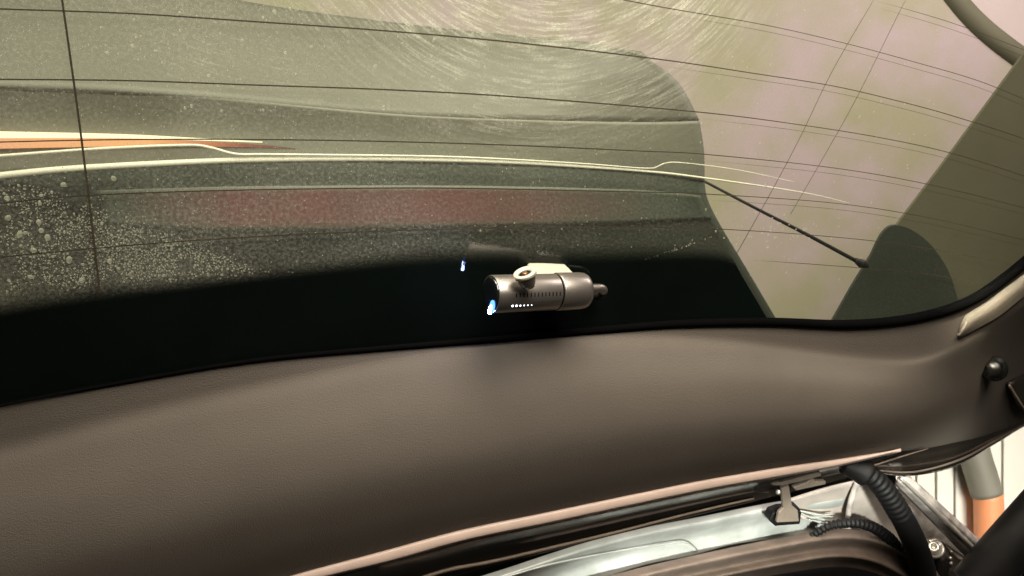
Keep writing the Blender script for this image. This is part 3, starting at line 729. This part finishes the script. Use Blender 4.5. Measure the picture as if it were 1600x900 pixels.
# vent slots and indicator dots
for i in range(13):
    t = LEN * (0.165 + 0.0375 * i); bm = bmesh.new()
    ww = 0.00042; pts = []
    for (dt, an) in ((-ww, -13), (ww, -13), (ww, -1), (-ww, -1)): pts.append((dt, an))
    top = [bm.verts.new(B(t + dt, an, R + 0.00012)) for dt, an in pts]; bot = [bm.verts.new(B(t + dt, an, R - 0.0008)) for dt, an in pts]
    bm.faces.new(top); bm.faces.new(list(reversed(bot)))
    for j in range(4): bm.faces.new((top[j], bot[j], bot[(j + 1) % 4], top[(j + 1) % 4]))
    link('vent_slot', bm, M_SLOT, bar, smooth=False)
for i in range(12):
    t = LEN * (0.36 + 0.026 * i) ; bm = bmesh.new(); c = B(t, -31, R - 0.0003)
    lathe_bm(bm, c, c - (A0 + AX * t), [(0, 0.0003), (0.0004, 0.0003)], 8); link('vent_hole', bm, M_SLOT, bar)
for i, r in enumerate((0.00085, 0.00080, 0.00058, 0.00048, 0.00042, 0.00032)):
    t = LEN * (0.145 + 0.0385 * i); bm = bmesh.new(); c = B(t, -41, R - 0.0003)
    lathe_bm(bm, c, c - (A0 + AX * t), [(0, r), (0.0005, r), (0.0007, r * 0.6)], 14); link('indicator_dot', bm, M_DOT, bar)
# swivelling cabin lens on top
TK = LEN * 0.345
kd = (UP * 0.80 - FW * 0.52 - RT * 0.12).normalized()
kc = B(TK, 62, R * 0.72); ktop = C3((819.5 - 800) / F * 0.586, (450 - 426) / F * 0.586, 0.586)
kd2 = (ktop - kc)
hgt = kd2.length; kd = (UP * 0.83 - FW * 0.47 - RT * 0.28).normalized()
u = 1 / F * 0.592
bm = bmesh.new(); lathe_bm(bm, ktop, kd, [(-0.0125, 9 * u), (-0.009, 12.5 * u), (-0.0045, 15.5 * u), (-0.0032, 16 * u), (-0.0028, 15 * u)], 40); knob = link('cabin_lens_housing', bm, M_ALU, dc)
bm = bmesh.new(); lathe_bm(bm, ktop, kd, [(-0.0028, 15.5 * u), (-0.0024, 18 * u), (0.0, 18.3 * u), (0.0006, 17.5 * u), (0.0006, 12.5 * u), (-0.0012, 11 * u), (-0.0014, 2 * u)], 40); link('bezel', bm, M_ALU2, knob)
bm = bmesh.new(); lathe_bm(bm, ktop + kd * -0.0010, kd, [(0, 10.8 * u), (0.0006, 10.5 * u), (0.0006, 7 * u), (0.0004, 5 * u)], 30); link('lens_ring', bm, M_LENS, knob)
bm = bmesh.new(); lathe_bm(bm, ktop + kd * -0.0006, kd, [(0, 5.2 * u), (0.0006, 4.2 * u), (0.0010, 2 * u)], 24); link('cabin_lens', bm, M_COPPER, knob)
# mount block reaching back to the window
def boxbm(bm, o, ex, ey, ez):
    v = [bm.verts.new(o + ex * a + ey * b + ez * c) for c in (0, 1) for b in (0, 1) for a in (0, 1)]
    for f in ((0, 1, 3, 2), (4, 5, 7, 6), (0, 1, 5, 4), (2, 3, 7, 6), (0, 2, 6, 4), (1, 3, 7, 5)): bm.faces.new([v[i] for i in f])
gN = NRM
gy = (CU - gN * CU.dot(gN)).normalized()
bm = bmesh.new()
o = A0 + AX * (LEN * 0.475) + gy * (R * 0.10) + gN * (R * 0.30)
dg = (O0 - o).dot(gN)
boxbm(bm, o, AX * (LEN * 0.42), gy * (R * 0.80), gN * (dg - 0.0008))
mt = link('window_mount', bm, M_ALU2, dc, smooth=False)
md = mt.modifiers.new('bevel', 'BEVEL'); md.width = 0.0028; md.segments = 4
bm = bmesh.new()
o2 = A0 + AX * (LEN * 0.46) - gy * (R * 0.9) + gN * ((O0 - A0).dot(gN) - 0.0022)
boxbm(bm, o2, AX * (LEN * 0.46), gy * (R * 1.75), gN * 0.0012)
link('adhesive_pad', bm, M_BLACK, dc, smooth=False)
# plug and cable
PL = A0 + AX * LEN
q = CU * (R * 0.10)
bm = bmesh.new(); lathe_bm(bm, PL + q - AX * 0.001, AX, [(0, 0.0040), (0.0008, 0.0044), (0.0030, 0.0044), (0.0036, 0.0036), (0.0044, 0.0033)], 8); link('plug_nut', bm, M_ALU, dc, smooth=False)
bm = bmesh.new()
e0 = PL + q + AX * 0.003
pts = [e0, e0 + AX * 0.006, e0 + AX * 0.0105, e0 + AX * 0.0138 - CU * 0.0012 + gN * 0.001, e0 + AX * 0.0155 - CU * 0.0035 + gN * 0.003]
cc = cr(pts, 30)
tube_bm(bm, cc, 0.0036, 16); pg = link('elbow_plug', bm, M_ALU, dc)
cab = bmesh.new()
ce = e0 + AX * 0.0155 - CU * 0.0035 + gN * 0.003
pts = [ce + CU * 0.0015, ce - CU * 0.004 + gN * 0.003, ce - CU * 0.008 + gN * 0.009 - AX * 0.001, ce - CU * 0.009 + gN * 0.0165 - AX * 0.002]
tube_bm(cab, cr(pts, 24), 0.0030, 14)
link('cable_boot', cab, M_RUBBER, dc)
settle(dc)

# ================================================================== WATER ON THE WINDOW
def drops(name, spots, label):
    bm = bmesh.new()
    for (x, y, r) in spots:
        p = P(x, y) + NRM * 0.0041; k = depth(x, y) / F * r
        sx = k * random.uniform(0.8, 1.25); sy = k * random.uniform(0.8, 1.35); h = k * 0.42; ph = random.uniform(0, 6.3); am = random.uniform(0, 0.22)
        wob = lambda q: 1 + am * math.sin(2 * q + ph)
        nseg = 8 if r < 3 else 12
        base = [bm.verts.new(p + E1 * sx * wob(a) * math.cos(a) + E2 * sy * wob(a) * math.sin(a)) for a in [2 * math.pi * q / nseg for q in range(nseg)]]
        mid = [bm.verts.new(p + E1 * sx * .72 * math.cos(a) + E2 * sy * .72 * math.sin(a) + NRM * h * .7) for a in [2 * math.pi * q / nseg for q in range(nseg)]]
        top = bm.verts.new(p + NRM * h)
        for q in range(nseg):
            bm.faces.new((base[q], base[(q + 1) % nseg], mid[(q + 1) % nseg], mid[q])); bm.faces.new((mid[q], mid[(q + 1) % nseg], top))
    o = link(name, bm, M_DROP)
    o['kind'] = 'stuff'; o['label'] = label; o['category'] = 'water'
    return o
sp = []
def inside(x, y):   # dense condensation left of the panel's slanting edge, thinning out at its borders
    a = min((y - 292 - (x - 70) * 0.38) / 14, (466 - 0.08 * x - y) / 18, (470 - x) / 60, (x + 30) / 150)
    return a > random.random() and math.sin(x * 0.055 + 1.3) * math.sin(y * 0.07 + x * 0.013) > -0.75 + (0.9 if x < 130 else 0) * random.random()
tries = 0
while len(sp) < 1400 and tries < 60000:
    tries += 1
    x = random.uniform(-20, 470); y = random.uniform(290, 462)
    if not inside(x, y): continue
    r = random.choice((0.7, 0.9, 1.1, 1.3, 1.6)) if random.random() < 0.95 else random.uniform(1.8, 3.0)
    if all((x - a) ** 2 + (y - b) ** 2 > (r + c + 0.3) ** 2 for a, b, c in sp): sp.append((x, y, r))
for x, y, r in ((28, 369, 5), (58, 350, 4), (62, 363, 4), (72, 374, 4), (50, 394, 4.5), (106, 409, 5.5), (126, 441, 4), (10, 343, 4), (8, 312, 3.5), (97, 291, 4), (176, 281, 3.5), (46, 436, 4), (60, 320, 3), (170, 411, 4)):
    sp.append((x, y, r))
n0 = len(sp)
while len(sp) < n0 + 1600:
    x = random.uniform(-10, 1080) ** 1.0; y = random.uniform(-10, 430)
    if random.random() < x / 1300: continue
    sp.append((x, y, random.choice((0.45, 0.5, 0.6, 0.7, 0.9, 1.1))))
for i in range(45):
    sp.append((random.gauss(1225, 38), random.gauss(365, 18), random.uniform(0.9, 2.4)))
for i in range(150):
    x = random.uniform(1080, 1480); y = random.uniform(0, 480)
    if x > 1300 + (500 - y) * 0.7: continue
    sp.append((x, y, random.uniform(0.7, 2.0)))
for i in range(60):
    x = random.uniform(100, 760); y = random.uniform(10, 180)
    sp.append((x, y, random.uniform(1.2, 2.8)))
for i in range(40):
    t = random.random(); sp.append((1002 + 120 * t + random.uniform(-2, 2), 411 - 40 * t + random.uniform(-1.5, 1.5), random.uniform(0.6, 1.2)))
drops('water_droplets', sp, 'fine water droplets spread over the outside of the rear window')
